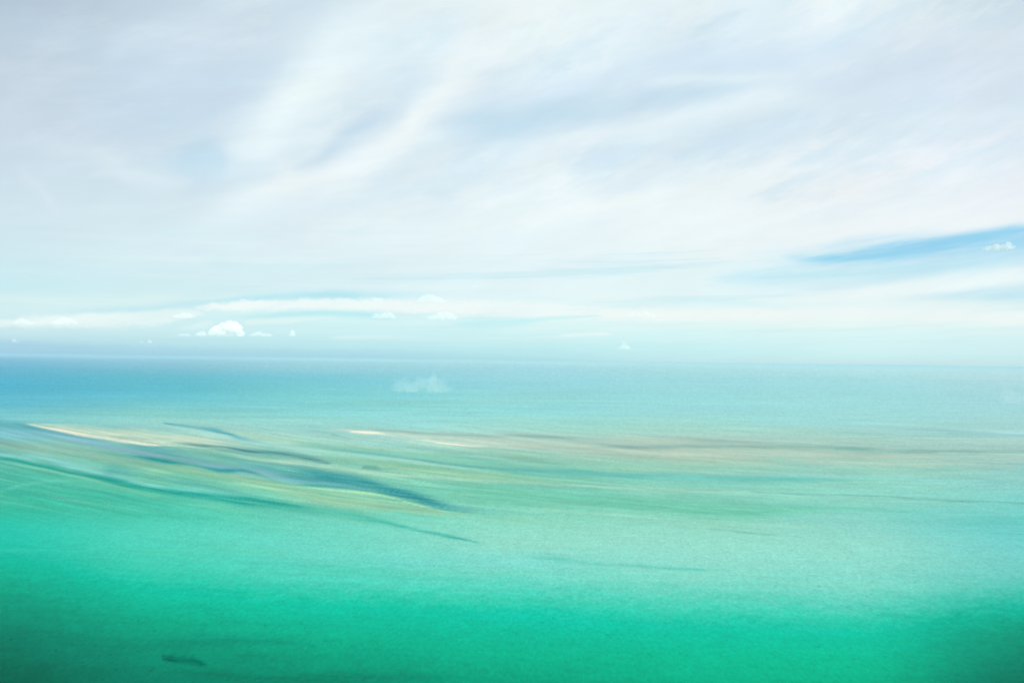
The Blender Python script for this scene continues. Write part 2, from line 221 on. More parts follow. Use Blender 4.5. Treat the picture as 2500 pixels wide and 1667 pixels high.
# channels, shoals and weed lines: (points (x, y, half width, strength)), lower/upper ratio, sharpness, colour
SEA_STROKES = [
 # big blue channel from the left edge
 ([(-400,1000,14,.8),(0,1034,9,.8),(100,1046,11,.8),(200,1068,13,.75),(350,1092,15,.7),(500,1128,22,.55),(650,1150,25,.6),(800,1168,23,.6),(900,1190,17,.62),(1000,1215,14,.6),(1100,1238,12,.35),(1250,1260,14,0)], 1, 3, (94,170,180)),
 ([(-200,1030,8,.5),(0,1055,7,.6),(120,1064,7,.7),(250,1088,9,.8),(360,1112,9,.8),(450,1126,8,.6),(600,1150,8,.8),(720,1172,6,.65),(850,1188,5,.5),(950,1206,4,0)], 1, 2, (142,190,208)),
 ([(230,1100,3,0),(300,1112,4,.5),(400,1126,4,.9),(470,1137,3,.5),(560,1150,5,.7),(580,1149,4,.6),(700,1180,3,.4),(760,1186,5,.9),(830,1188,4,.4),(950,1212,5,.8),(1010,1232,5,.8),(1070,1245,5,.3),(1100,1250,4,0)], 1, 2, (30,145,148)),
 ([(640,1150,10,0),(760,1158,14,.6),(860,1172,15,.7),(950,1198,15,.9),(1040,1222,13,.8),(1110,1244,10,.35),(1160,1254,8,0)], 1, 2, (56,150,154)),
 # second channel, lower left
 ([(-200,1090,7,.6),(0,1109,8,.6),(80,1114,10,.7),(170,1136,10,.75),(270,1158,9,.7),(380,1185,8,.55),(480,1198,9,.65),(560,1208,8,.35),(640,1216,6,0)], 1, 2, (142,218,213)),
 ([(-100,1110,4,.2),(20,1120,4,.7),(100,1136,4,.8),(200,1158,5,.9),(290,1178,8,.95),(380,1196,7,.7),(480,1208,7,.85),(620,1226,9,.7),(780,1242,8,.35),(900,1252,6,0)], 1, 2, (35,160,148)),
 ([(0,1125,4,0),(120,1146,3,.5),(220,1168,3,.5),(300,1190,4,.4),(380,1210,6,.3),(450,1220,5,0)], 1, 2, (145,200,165)),
 ([(400,1175,10,0),(460,1180,16,.4),(540,1194,14,.3),(620,1200,10,0)], 1, 2, (90,178,165)),
 ([(240,1150,8,0),(275,1148,12,.5),(300,1152,10,.4),(340,1160,8,0)], 1, 2, (75,165,165)),
 # greenish grey flats between the two channels
 ([(-200,1075,14,.5),(0,1082,15,.5),(120,1092,16,.6),(250,1112,14,.5),(350,1135,12,.4),(420,1150,10,0)], 1, 2, (150,190,172)),
 ([(340,1150,6,0),(390,1148,12,.4),(460,1150,12,.5),(540,1165,14,.5),(640,1180,16,.75),(740,1205,20,.8),(860,1222,20,.85),(960,1232,18,.85),(1040,1246,12,.7),(1100,1256,8,.3),(1180,1264,6,0)], 1, 3, (158,212,177)),
 ([(560,1172,3,0),(680,1182,3,.4),(800,1192,3,.7),(880,1200,3,.8),(960,1214,3,.9),(1000,1226,4,.9),(1050,1240,4,.6),(1110,1252,3,.4),(1180,1260,3,.2),(1300,1275,3,0)], 1, 2, (180,232,180)),
 ([(860,1236,6,0),(950,1240,8,.5),(1030,1246,8,.5),(1090,1256,6,0)], 1, 2, (140,185,155)),
 # pale left bar and its apron
 ([(40,1030,3,0),(120,1042,8,.6),(220,1055,14,.8),(320,1066,18,.85),(420,1074,16,.85),(500,1078,15,.8),(580,1086,10,.3),(640,1092,8,0)], .8, 3, (206,226,203)),
 ([(60,1034,2,0),(90,1040,3,.8),(150,1052,4,.9),(220,1066,5,.9),(300,1077,4,.95),(370,1085,4,.9),(450,1089,3,.6),(560,1098,3,.3),(660,1112,3,0)], .5, 3, (236,239,214)),
 ([(540,1106,3,0),(600,1115,4,.5),(680,1124,4,.7),(760,1130,5,.6),(850,1146,6,.5),(950,1158,6,.6),(1100,1168,3,.6),(1250,1176,2.2,.5),(1420,1186,3,.4),(1550,1192,4,.45),(1700,1198,4,.3),(1850,1202,4,.3),(1950,1208,3,0)], 1, 2, (187,221,196)),
 # weed streaks
 ([(260,1066,2,0),(300,1067,4,.6),(380,1072,4,.5),(440,1072,3,0)], 1, 2, (165,195,180)),
 ([(410,1078,2,0),(470,1084,4,.5),(540,1092,4.5,.62),(620,1101,4.5,.7),(700,1109,5,.62),(760,1118,4.5,.72),(800,1127,2.5,.75),(812,1129,2,0)], 1, 2, (88,142,150)),
 ([(880,1142,2,0),(890,1139,3.5,.6),(915,1141,4.5,.68),(935,1145,3,.3),(990,1140,3,.2),(1020,1138,2,0)], 1, 2, (88,150,140)),
 # upper thin channel
 ([(395,1032,2,0),(410,1034,2,.8),(470,1043,3,.8),(540,1054,5,.9),(590,1070,5,.7),(640,1080,3,.3),(700,1090,2,0)], 1, 2, (82,170,185)),
 ([(400,1040,3,0),(480,1050,4,.4),(560,1068,5,.5),(680,1088,6,.5),(760,1095,6,.6),(850,1104,4,.6),(1000,1126,4,.6),(1120,1142,3,.5),(1250,1156,4,0)], 1, 2, (172,220,212)),
 ([(700,1080,6,0),(780,1088,8,.5),(900,1102,6,.6),(1000,1114,7,.4),(1150,1130,18,.5),(1300,1145,12,.5),(1450,1150,8,0)], 1, 2, (118,196,180)),
 ([(780,1090,2,0),(860,1100,2,.3),(980,1116,3,.4),(1060,1128,3,.8),(1130,1138,2,.8),(1250,1148,4,.6),(1400,1153,5,.6),(1500,1160,4,.9),(1600,1163,5,.7),(1750,1164,6,.6),(1900,1168,7,.65),(2030,1172,5,.3),(2150,1172,4,0)], 1, 2, (88,178,180)),
 ([(1220,1152,5,0),(1380,1158,9,.6),(1560,1164,9,.6),(1750,1166,9,.6),(1950,1170,7,.5),(2080,1174,4,0)], 1, 2, (118,205,190)),
 ([(880,1130,8,0),(1000,1145,12,.6),(1150,1160,12,.7),(1250,1168,8,.6),(1350,1176,5,.3),(1450,1180,4,0)], .8, 2, (160,212,177)),
 # white bars in the middle
 ([(790,1048,2,0),(850,1051,4,.6),(900,1054,6,.7),(1000,1064,8,.6),(1100,1074,11,.7),(1200,1080,11,.65),(1300,1088,9,.4),(1400,1096,5,0)], .8, 2, (212,227,210)),
 ([(848,1053,2,0),(862,1054,2.5,.9),(900,1055,4,.95),(925,1056,3,.7),(950,1059,2,0)], 1, 3, (238,242,220)),
 ([(1000,1069,2,0),(1050,1075,1.8,.8),(1110,1083,2.2,.95),(1160,1087,2.2,.9),(1205,1089,2,0)], 1, 2, (240,243,224)),
 ([(780,1043,3,0),(900,1047,3,.4),(1080,1060,5,.5),(1200,1062,7,.4),(1300,1064,8,.5),(1450,1080,10,.5),(1600,1085,9,.4),(1750,1090,8,0)], 1, 2, (168,200,188)),
 # grey flats to the right
 ([(1150,1075,8,0),(1300,1085,14,.55),(1500,1097,18,.66),(1700,1100,22,.7),(1900,1104,24,.66),(2050,1116,24,.6),(2250,1122,22,.5),(2500,1120,16,.4),(2800,1130,16,.4)], 1, 3, (184,206,189)),
 ([(1380,1092,2,0),(1520,1090,3,.5),(1700,1088,4,.5),(1850,1092,6,.5),(2000,1092,5,.5),(2100,1098,5,.85),(2200,1101,4,.85),(2350,1101,3,.8),(2500,1102,3,.75),(2800,1106,3,.7)], 1, 2, (138,188,178)),
 ([(1650,1072,2,0),(1760,1076,3,.6),(1880,1080,4,.4),(2000,1088,3,.6),(2100,1096,4,0)], 1, 2, (152,198,188)),
 ([(1240,1063,2,0),(1300,1065,2.5,.5),(1400,1068,2.5,.5),(1500,1078,2,0)], 1, 2, (148,190,180)),
 ([(1600,1116,4,0),(1750,1128,5,.4),(1900,1133,5,.3),(2050,1130,5,0)], 1, 2, (185,215,190)),
 ([(820,1046,2,0),(950,1050,2.4,.5),(1100,1060,2.6,.55),(1300,1065,2.6,.6),(1430,1076,2.8,.6),(1560,1089,3,.65),(1700,1090,3,.6),(1850,1087,2.6,.5),(1960,1090,2,0)], 1, 2, (148,188,182)),
 ([(1500,1150,3,0),(1700,1156,3.5,.45),(1950,1152,4,.4),(2200,1158,3,.3),(2400,1165,3,0)], 1, 2, (160,205,188)),
 ([(1700,1226,2,0),(1900,1232,3,.4),(2150,1246,3,.4),(2400,1262,3,.35),(2600,1270,3,0)], 1, 2, (120,202,186)),
 ([(1150,1232,3,0),(1350,1246,3,.4),(1600,1262,3,.4),(1900,1282,3,.35),(2150,1290,3,0)], 1, 2, (172,222,196)),
 # far right faint line
 ([(1950,1030,2,0),(2080,1038,2,.4),(2250,1048,3,.5),(2350,1054,3.5,.55),(2500,1062,3.5,.5),(2800,1080,3,.4)], 1, 2, (148,203,212)),
 ([(2050,1028,2,0),(2200,1036,3,.4),(2400,1050,3,.5),(2500,1056,3,.5),(2800,1070,3,.4)], 1, 2, (180,228,222)),
 # green belt
 ([(1050,1190,8,0),(1200,1200,14,.5),(1350,1212,14,.5),(1500,1222,15,.6),(1700,1245,16,.7),(1800,1248,15,.7),(1950,1242,12,.45),(2150,1240,10,.2),(2300,1240,8,0)], 1, 2, (112,202,172)),
 ([(960,1180,6,0),(1080,1205,14,.3),(1200,1215,18,.4),(1350,1230,14,.3),(1500,1240,8,0)], 1, 2, (112,195,168)),
 ([(1450,1198,6,0),(1600,1204,8,.5),(1800,1208,8,.5),(2000,1216,8,.5),(2200,1222,8,.4),(2400,1236,6,.2),(2600,1240,6,0)], 1, 2, (152,216,194)),
 ([(2100,1260,20,0),(2300,1280,30,.3),(2500,1285,34,.45),(2800,1290,34,.5)], 1, 2, (98,204,196)),
 # thin broken weed lines
 ([(1820,1198,1.2,0),(1860,1202,1.8,.7),(1900,1203,1.4,.4),(1980,1205,1.5,.5),(2080,1207,1.8,.6),(2160,1210,2,.65),(2250,1216,2,.7),(2330,1222,2.4,.6),(2420,1226,2,.6),(2500,1229,1.8,.6),(2700,1236,2,.5)], 1, 2, (118,178,165)),
 ([(1560,1195,1.5,0),(1640,1197,1.8,.35),(1750,1196,1.8,.4),(1850,1200,1.5,0)], 1, 2, (155,190,172)),
 ([(1640,1284,1.2,0),(1700,1288,1.4,.4),(1800,1296,1.7,.6),(1850,1303,1.5,.5),(1930,1309,1.4,.5),(2000,1318,1.2,0)], 1, 2, (118,190,170)),
 ([(1450,1255,1.5,0),(1550,1268,2,.3),(1650,1280,4,.3),(1750,1285,6,.3),(1850,1296,6,.25),(1950,1310,5,0)], 1, 2, (150,205,180)),
 ([(760,1240,5,0),(880,1262,6,.5),(960,1280,5,.7),(1020,1295,3.5,.7),(1090,1308,3,.75),(1150,1320,2.2,.7),(1185,1327,2,0)], 1, 2, (60,178,165)),
 ([(600,1235,5,0),(750,1246,6,.4),(850,1258,8,.4),(930,1272,8,.2),(1000,1285,6,0)], 1, 2, (92,190,165)),
 ([(1050,1270,6,0),(1150,1268,8,.3),(1250,1275,8,.4),(1400,1290,10,.3),(1600,1305,10,0)], 1, 2, (150,218,195)),
 ([(1250,1355,4,0),(1350,1362,8,.4),(1450,1376,5,.5),(1550,1380,3,.5),(1650,1386,2.5,.6),(1740,1389,2,.4),(1800,1391,2,0)], 1, 2, (88,200,182)),
 ([(1350,1410,3,0),(1550,1398,4,.4),(1700,1398,5,.4),(1850,1402,5,.4),(2000,1404,5,0)], 1, 2, (128,220,202)),
 # soft rolls in the green foreground
 ([(-200,1215,4,.4),(0,1200,5,.4),(60,1184,5,.5),(130,1174,5,.4),(220,1172,4,0)], 1, 2, (112,210,186)),
 ([(-200,1342,4,.4),(0,1342,4,.5),(120,1342,4,.4),(230,1346,3,.3),(300,1350,3,0)], 1, 2, (70,204,180)),
 ([(150,1196,10,0),(250,1212,14,.4),(400,1220,12,.3),(500,1226,10,0)], 1, 2, (66,184,158)),
 ([(200,1262,6,0),(330,1256,7,.35),(420,1260,7,.35),(560,1272,6,0)], 1, 2, (64,190,162)),
 ([(-100,1250,8,.35),(0,1238,8,.35),(100,1245,8,.3),(200,1262,6,0)], 1, 2, (62,180,150)),
 ([(200,1400,10,0),(500,1380,16,.25),(800,1390,16,.3),(1100,1420,16,.3),(1400,1440,12,0)], 1, 2, (75,208,182)),
 # dark weed bed and reef blotches at the bottom
 ([(-300,1540,20,.5),(0,1545,16,.4),(150,1555,14,.3),(300,1580,12,.25),(500,1570,10,.35),(640,1566,8,.3),(760,1572,6,0)], 1, 2, (0,124,104)),
 ([(392,1603,2,0),(400,1605,5,.7),(415,1607,6,.75),(440,1611,8,.42),(470,1613,8,.45),(490,1618,6,.5),(510,1622,4,0)], 1, 3, (0,88,80)),
 ([(380,1635,8,0),(520,1650,12,.35),(700,1658,14,.4),(950,1655,10,.3),(1150,1650,8,0)], 1, 2, (0,112,90)),
 ([(560,1603,4,0),(600,1602,6,.3),(680,1612,6,.2),(740,1616,4,0)], 1, 2, (0,128,106)),
]
def vnoise(x, y, seed):                                   # smooth value noise
    xi = np.floor(x).astype(np.int64); yi = np.floor(y).astype(np.int64)
    fx = x - xi; fy = y - yi; fx = fx * fx * (3 - 2 * fx); fy = fy * fy * (3 - 2 * fy)
    def h(a, b):
        n = (a * 374761393 + b * 668265263 + seed * 1442695041) & 0xffffffff
        n = ((n ^ (n >> 13)) * 1274126177) & 0xffffffff
        return ((n ^ (n >> 16)) & 0xffff) / 65535.0
    return ((h(xi, yi) * (1 - fx) + h(xi + 1, yi) * fx) * (1 - fy) + (h(xi, yi + 1) * (1 - fx) + h(xi + 1, yi + 1) * fx) * fy) - .5
def fbm(x, y, seed, o=4):
    s = 0; a = 1.0
    for k in range(o): s = s + a * vnoise(x * 2 ** k + 17.3 * k, y * 2 ** k + 5.1 * k, seed + k); a *= .55
    return s
def pchip(x, xs, ys):                                     # monotone cubic through the survey points
    xs = np.asarray(xs, float); ys = np.asarray(ys, float); h = np.diff(xs); d = np.diff(ys) / h
    m = np.zeros(len(xs)); m[0] = d[0]; m[-1] = d[-1]
    for i in range(1, len(xs) - 1):
        m[i] = 0 if d[i - 1] * d[i] <= 0 else 3 * (h[i - 1] + h[i]) / ((2 * h[i] + h[i - 1]) / d[i - 1] + (h[i] + 2 * h[i - 1]) / d[i])
    x = np.clip(x, xs[0], xs[-1]); k = np.clip(np.searchsorted(xs, x, side='right') - 1, 0, len(xs) - 2)
    t = (x - xs[k]) / h[k]
    return ((1 + 2 * t) * (1 - t) ** 2 * ys[k] + t * (1 - t) ** 2 * h[k] * m[k] + t * t * (3 - 2 * t) * ys[k + 1] + t * t * (t - 1) * h[k] * m[k + 1])
def chart(P):                                             # sea positions (n,2) -> survey reading
    d = np.stack([P[:, 0], P[:, 1], np.full(len(P), -H)], 1)
    f = np.maximum(d @ np.array(F_), 1e-3 + .35 * np.hypot(P[:, 0], P[:, 1]))
    return 1250 + FPX * (d @ np.array(R_)) / f, 833.5 - FPX * (d @ np.array(U_)) / f
SLOPE = 0.0130
def FLOW(px):                                             # the currents curve: steep at the left, nearly level at the right
    x = np.clip(px, -1600, 4100); a = np.clip(x, -1600, 2300)
    return .20 * a - .20 * np.maximum(a, 0) ** 2 / 4600
def sea_display(P):
    px, py = chart(P)
    px = np.clip(px, -1600, 4100); py = np.clip(py, 860, 2600)
    g = np.clip((py - 960) / 120, 0, 1)
    w1 = np.clip((py - 1000) / 70, 0, 1); w3 = np.clip((py - 1230) / 150, 0, 1)
    w1 = w1 * w1 * (3 - 2 * w1); w3 = w3 * w3 * (3 - 2 * w3)
    qs = (py - SLOPE * px, py - FLOW(px) - SLOPE * px, py - .25 * FLOW(px) - SLOPE * px)   # runs along the currents
    def drift(sx, sy, seed, o=4):
        a, b, c_ = (fbm(px / sx, q / sy, seed, o) for q in qs)
        return a * (1 - w1) + w1 * (b * (1 - w3) + c_ * w3)
    wx = px; wy = py + g * (3.2 * drift(260, 40, 11) + 2.2 * drift(60, 9, 31))
    wyb = wy + np.clip((py - 1240) / 120, 0, 1) * (16 * fbm(px / 9, py / 5, 401, 2) + 14 * fbm(px / 45, py / 9, 411, 3))
    yl = wyb - SLOPE * px
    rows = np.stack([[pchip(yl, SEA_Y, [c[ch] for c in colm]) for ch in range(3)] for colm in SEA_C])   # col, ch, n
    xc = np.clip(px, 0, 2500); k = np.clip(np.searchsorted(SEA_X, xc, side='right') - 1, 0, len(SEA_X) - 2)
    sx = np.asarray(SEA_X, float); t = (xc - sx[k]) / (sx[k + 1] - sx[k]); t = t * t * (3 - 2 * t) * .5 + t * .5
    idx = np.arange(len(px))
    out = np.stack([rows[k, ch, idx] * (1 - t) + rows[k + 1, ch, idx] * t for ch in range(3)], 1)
    milk = np.exp(-((py - 1290) / 120) ** 2)
    out = out + milk[:, None] * np.array([7, 4, 8]) + np.clip((py - 1480) / 150, 0, 1)[:, None] * (np.abs(px - 1300) / 1300)[:, None] * np.array([0, 9, 8])
    # drifting bands of slightly deeper and shallower water
    band = drift(480, 20, 51, 5)
    fine = drift(130, 5.0, 71, 5)
    wisp_ = drift(300, 3.0, 131, 4)
    hue = drift(330, 14, 171, 4)
    thread = drift(90, 2.6, 211, 4)
    gg = np.clip((py - 880) / 160, .22, 1) * (1 - .6 * np.clip((py - 1180) / 130, 0, 1))
    gg = gg * (1 - .4 * np.clip((px - 1150) / 450, 0, 1))
    k1 = 1 + gg * (.05 * band + .05 * fine + .04 * wisp_)
    out = out * k1[:, None] * np.stack([1 + gg * .05 * hue, 1 + gg * .0 * hue, 1 - gg * .05 * hue], 1)
    out = out * (1 + .05 * (np.clip((py - 1030) / 40, 0, 1) * np.clip((1280 - py) / 60, 0, 1)) * (1 - .7 * np.clip((px - 1150) / 450, 0, 1)) * (thread + fine))[:, None]
    out = out * (1 + .05 * fbm(px / 3.1, py / 1.9, 611, 2) * np.clip((py - 868) / 30, 0, 1))[:, None]      # wind chop
    # thin feathered channels and ribs of sand running with the current
    calm = 1 - .6 * np.clip((px - 1150) / 450, 0, 1)
    zone = np.clip((py - 1035) / 25, 0, 1) * np.clip((1275 - py + .02 * px) / 60, 0, 1) * calm
    patch = np.clip(.5 + 1.3 * drift(380, 30, 333, 3), 0, 1)
    for seed, sy, wid, amp, colr in ((501, 9, .035, .42, (86, 172, 168)), (521, 14, .03, .34, (206, 226, 196)), (541, 6, .04, .26, (120, 178, 168)), (561, 8, .035, .28, (190, 218, 188))):
        m = (np.exp(-(drift(520, sy, seed, 3) / wid) ** 2) * amp * zone * (patch if seed != 521 else 1 - patch * .6))[:, None]
        out = out * (1 - m) + np.array(colr, float) * m
    for pts, ratio, sharp, colr in SEA_STROKES:
        xs = [p[0] for p in pts]
        sel = np.nonzero((px > xs[0]) & (px < xs[-1]) & (np.abs(py - np.interp(px, xs, [p[1] for p in pts])) < 140))[0]
        if not len(sel): continue
        qx = px[sel]; yc = pchip(qx, xs, [p[1] for p in pts]); wd = pchip(qx, xs, [p[2] for p in pts]); al = pchip(qx, xs, [p[3] for p in pts])
        d = wy[sel] - yc; wd = np.where(d > 0, wd * ratio, wd) * (1 + .5 * fbm(qx / 120, py[sel] / 60, 91, 3))
        m = np.exp(-.8 * np.abs(d / wd) ** sharp) * al * (1 + .35 * fbm(qx / 70, (py[sel] - .1 * qx) / 6, 95, 3) + 1.15 * thread[sel])
        m = np.clip(m, 0, 1)[:, None]
        out[sel] = out[sel] * (1 - m) + np.array(colr, float) * m * (1 + .09 * fine[sel] + .07 * wisp_[sel])[:, None]
    return np.clip(out, 0, 252)
# water body reflectance from the survey colour: scene light and haze volume taken out; painted haze, reflection and vignette stay
CAL_R = [1498, 1651, 1838, 2075, 2381, 2967, 3938, 5222, 6675, 8292, 10467, 12687, 16104, 20182, 27028, 34931, 40913, 49369, 62232, 77349, 114407, 150000, 250000]
CAL_A = [[1.0822, 1.0857, 1.0848, 1.0773, 1.0691, 1.0639, 1.0508, 1.0416, 1.0274, 1.0162, 1.0035, 0.992, 0.9707, 0.9506, 0.9298, 0.902, 0.8786, 0.8458, 0.8011, 0.7547, 0.6587, 0.5685, 0.382], [1.1738, 1.1738, 1.1728, 1.1648, 1.1564, 1.1518, 1.1378, 1.1286, 1.1134, 1.1031, 1.0908, 1.0799, 1.0595, 1.042, 1.0193, 0.9955, 0.976, 0.946, 0.9081, 0.8659, 0.7714, 0.6869, 0.4985], [1.2256, 1.2293, 1.2279, 1.22, 1.2107, 1.2058, 1.1917, 1.1826, 1.1664, 1.156, 1.1427, 1.1302, 1.1122, 1.0951, 1.0757, 1.0472, 1.0254, 0.9997, 0.9581, 0.9115, 0.8316, 0.7423, 0.5517]]
CAL_B = [[0.0075, 0.0083, 0.0097, 0.0115, 0.0138, 0.018, 0.0243, 0.0301, 0.0369, 0.0424, 0.0487, 0.0543, 0.0686, 0.0765, 0.0825, 0.0941, 0.1032, 0.1146, 0.1302, 0.1477, 0.186, 0.2052, 0.2283], [0.0099, 0.0115, 0.0134, 0.0158, 0.0187, 0.0241, 0.0322, 0.0401, 0.0497, 0.0572, 0.0663, 0.0744, 0.0928, 0.1044, 0.1187, 0.1365, 0.1497, 0.1684, 0.1928, 0.2217, 0.2847, 0.3061, 0.3406], [0.0109, 0.0125, 0.0145, 0.0171, 0.0203, 0.0261, 0.0347, 0.0432, 0.0534, 0.0615, 0.0718, 0.0812, 0.0994, 0.1122, 0.1274, 0.1495, 0.1653, 0.1849, 0.214, 0.2469, 0.3115, 0.337, 0.3749]]
def sea_albedo(P):
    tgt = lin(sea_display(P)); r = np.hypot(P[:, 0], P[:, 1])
    out = np.zeros_like(tgt)
    for ch in range(3):
        a = np.interp(np.log(r + 1), np.log(CAL_R), CAL_A[ch]); b = np.interp(np.log(r + 1), np.log(CAL_R), CAL_B[ch])
        out[:, ch] = (tgt[:, ch] - b) / a
    far = np.clip((r - 60000) / 50000, 0, 1)[:, None]
    return np.clip(out, 0, .9 * (1 - far) + np.array([.46, .68, .68]) * far)
#TESTHOOK

def link(name, verts, faces, mat, parent=None, smooth=True):
    me = bpy.data.meshes.new(name); me.from_pydata(verts, [], faces); me.update()
    if smooth: me.polygons.foreach_set('use_smooth', [True] * len(me.polygons))
    o = bpy.data.objects.new(name, me); COL.objects.link(o); me.materials.append(mat)
    if parent: o.parent = parent
    return o
def grid_mesh(name, V, nu, nv, mat, wrap=False):
    me = bpy.data.meshes.new(name); n = len(V)
    me.vertices.add(n); me.vertices.foreach_set('co', V.astype(np.float32).ravel())
    i = np.arange(nv - 1)[:, None] * nu + np.arange(nu - 1)[None]
    q = np.stack([i, i + 1, i + nu + 1, i + nu], -1).reshape(-1, 4)
    me.loops.add(q.size); me.loops.foreach_set('vertex_index', q.ravel().astype(np.int32))
    me.polygons.add(len(q)); me.polygons.foreach_set('loop_start', (np.arange(len(q)) * 4).astype(np.int32))
    me.polygons.foreach_set('loop_total', np.full(len(q), 4, np.int32))
    me.update(calc_edges=True); me.validate()
    me.polygons.foreach_set('use_smooth', [True] * len(me.polygons))
    o = bpy.data.objects.new(name, me); COL.objects.link(o); me.materials.append(mat)
    return o
def paint(o, alb):
    a = o.data.color_attributes.new('water_haze_colour', 'FLOAT_COLOR', 'POINT')
    a.data.foreach_set('color', np.concatenate([alb, np.ones((len(alb), 1))], 1).astype(np.float32).ravel())

# ------------------------------------------------------------------ water material
def surface_mat(name, rough, spec, ripple):
    m = bpy.data.materials.new(name); m.use_nodes = True; t = m.node_tree; n = t.nodes; l = t.links
    b = n['Principled BSDF']; b.inputs['Roughness'].default_value = rough; b.inputs['Specular IOR Level'].default_value = spec
    b.inputs['IOR'].default_value = 1.33
    at_ = n.new('ShaderNodeAttribute'); at_.attribute_name = 'water_haze_colour'
    geo = n.new('ShaderNodeNewGeometry')
    def nz(sc, det, rough_, rot=0.0, sx=1, sy=1):
        mp = n.new('ShaderNodeMapping'); mp.inputs['Rotation'].default_value = (0, 0, rot); mp.inputs['Scale'].default_value = (sx, sy, 1)
        l.new(geo.outputs['Position'], mp.inputs[0])
        x = n.new('ShaderNodeTexNoise'); x.inputs['Scale'].default_value = sc; x.inputs['Detail'].default_value = det; x.inputs['Roughness'].default_value = rough_
        l.new(mp.outputs[0], x.inputs['Vector']); return x.outputs[0]
    def M2(op, a, b_, cl=False):
        x = n.new('ShaderNodeMath'); x.operation = op; x.use_clamp = cl
        for i, v in enumerate((a, b_)):
            if isinstance(v, (int, float)): x.inputs[i].default_value = v
            else: l.new(v, x.inputs[i])
        return x.outputs[0]
    chop = nz(.11, 4, .7, .06, 1, .42)            # wind chop, some metres long
    swell = nz(.012, 5, .65, .2, 1, .35)         # patches of wind and current
    chop2 = nz(.025, 5, .72, .05, 1, .8)
    fleck = nz(.075, 3, .6, .1, 1, .75)          # loose weed
    fl2 = nz(.0016, 2, .5)
    fm = M2('MULTIPLY', M2('SUBTRACT', fleck, .63), 9.0, True)
    fm = M2('MULTIPLY', fm, M2('MULTIPLY', M2('SUBTRACT', fl2, .42), 5.0, True))
    g = M2('ADD', 1.0, M2('ADD', M2('ADD', M2('MULTIPLY', M2('SUBTRACT', chop, .5), .55 * ripple), M2('MULTIPLY', M2('SUBTRACT', chop2, .5), .32 * ripple)), M2('MULTIPLY', M2('SUBTRACT', swell, .5), .16 * ripple)))
    g = M2('MULTIPLY', g, M2('SUBTRACT', 1.0, M2('MULTIPLY', fm, .55 * ripple)))
    vs = n.new('ShaderNodeVectorMath'); vs.operation = 'SCALE'; l.new(at_.outputs['Color'], vs.inputs[0]); l.new(g, vs.inputs['Scale'])
    l.new(vs.outputs[0], b.inputs['Base Color'])
    bp = n.new('ShaderNodeBump'); bp.inputs['Strength'].default_value = .2 * ripple; bp.inputs['Distance'].default_value = .5
    l.new(chop, bp.inputs['Height']); l.new(bp.outputs[0], b.inputs['Normal'])
    return m
WATER = surface_mat('sea_water', .5, .01, 1.0)
WETSAND = surface_mat('wet_sand', .8, .01, .5)

# ------------------------------------------------------------------ the sea: one sheet to the horizon
RMAX = 250000.0
az = np.radians(np.concatenate([np.linspace(-180, -52, 50)[:-1], np.linspace(-52, 52, 1500), np.linspace(52, 180, 50)[1:]]))
rr = np.concatenate([[1.0, 150, 500], np.exp(np.linspace(math.log(900), math.log(RMAX), 900))])
A, Rr = np.meshgrid(az, rr)
V = np.stack([Rr * np.sin(A), Rr * np.cos(A), np.zeros_like(A)], -1).reshape(-1, 3)
water = grid_mesh('water', V[:, [0, 1, 2]], len(az), len(rr), WATER)
water.data.flip_normals()
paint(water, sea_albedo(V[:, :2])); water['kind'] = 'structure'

# ------------------------------------------------------------------ bars, weed beds and the reef that break the surface
def bar(name, label, cat, top, bot, h, mat, group=None, ny=14):
    x0, x1 = top[0][0], top[-1][0]
    nx = max(24, int((x1 - x0) / 1.5)); xs = np.linspace(x0, x1, nx)
    yt = pchip(xs, [p[0] for p in top], [p[1] for p in top]); yb = pchip(xs, [p[0] for p in bot], [p[1] for p in bot])
    jt = .8 * fbm(xs / 14, xs * 0, 201 + nx); jb = .8 * fbm(xs / 14, xs * 0 + 9, 301 + nx)
    yt = yt + jt; yb = np.maximum(yb + jb, yt + .6)
    V = []
    for j in range(ny):
        s = j / (ny - 1)
        for i in range(nx):
            p = at(xs[i], yt[i] * (1 - s) + yb[i] * s)
            e = math.sin(math.pi * min(max(i / (nx - 1), 0), 1)) ** .5
            V.append((p.x, p.y, -.25 + (h + .25) * e * math.sin(math.pi * s) ** .6))
    V = np.array(V); c = V.mean(0); c[2] = 0
    o = grid_mesh(name, V - c, nx, ny, mat); o.location = c
    if o.data.polygons[0].normal.z < 0: o.data.flip_normals()
    paint(o, sea_albedo(V[:, :2]))
    o['label'] = label; o['category'] = cat
    if group: o['group'] = group
    return o
bar('sandbar', 'long cream sandbar with a bright lower rim along the blue channel at left', 'sandbar',
    [(66,1034),(150,1043),(250,1052),(350,1060),(440,1071),(490,1084)], [(66,1038),(130,1051),(200,1065),(300,1079),(400,1088),(490,1091)], .6, WETSAND)
bar('sandbar', 'short white oval sandbar, upper of the two pale bars in the middle', 'sandbar',
    [(848,1052),(880,1050),(910,1050),(945,1056)], [(848,1054),(880,1059),(910,1060),(945,1059)], .6, WETSAND)
bar('sandbar', 'thin white sand spit curving down to the right in the middle of the shallows', 'sandbar',
    [(1000,1068),(1060,1073),(1120,1081),(1200,1088)], [(1000,1070),(1060,1078),(1120,1087),(1200,1091)], .5, WETSAND)
bar('seagrass_bed', 'long dark grey weed streak trailing right from the tip of the cream sandbar', 'seagrass bed',
    [(455,1079),(540,1086),(640,1096),(740,1108),(808,1126)], [(455,1085),(540,1098),(640,1110),(740,1122),(808,1131)], .3, WETSAND)
bar('seagrass_bed', 'small dark smudge of weed alone on the yellow green shoal above the channel', 'seagrass bed',
    [(880,1139),(895,1134),(915,1136),(940,1142)], [(880,1144),(895,1144),(915,1149),(940,1148)], .3, WETSAND)
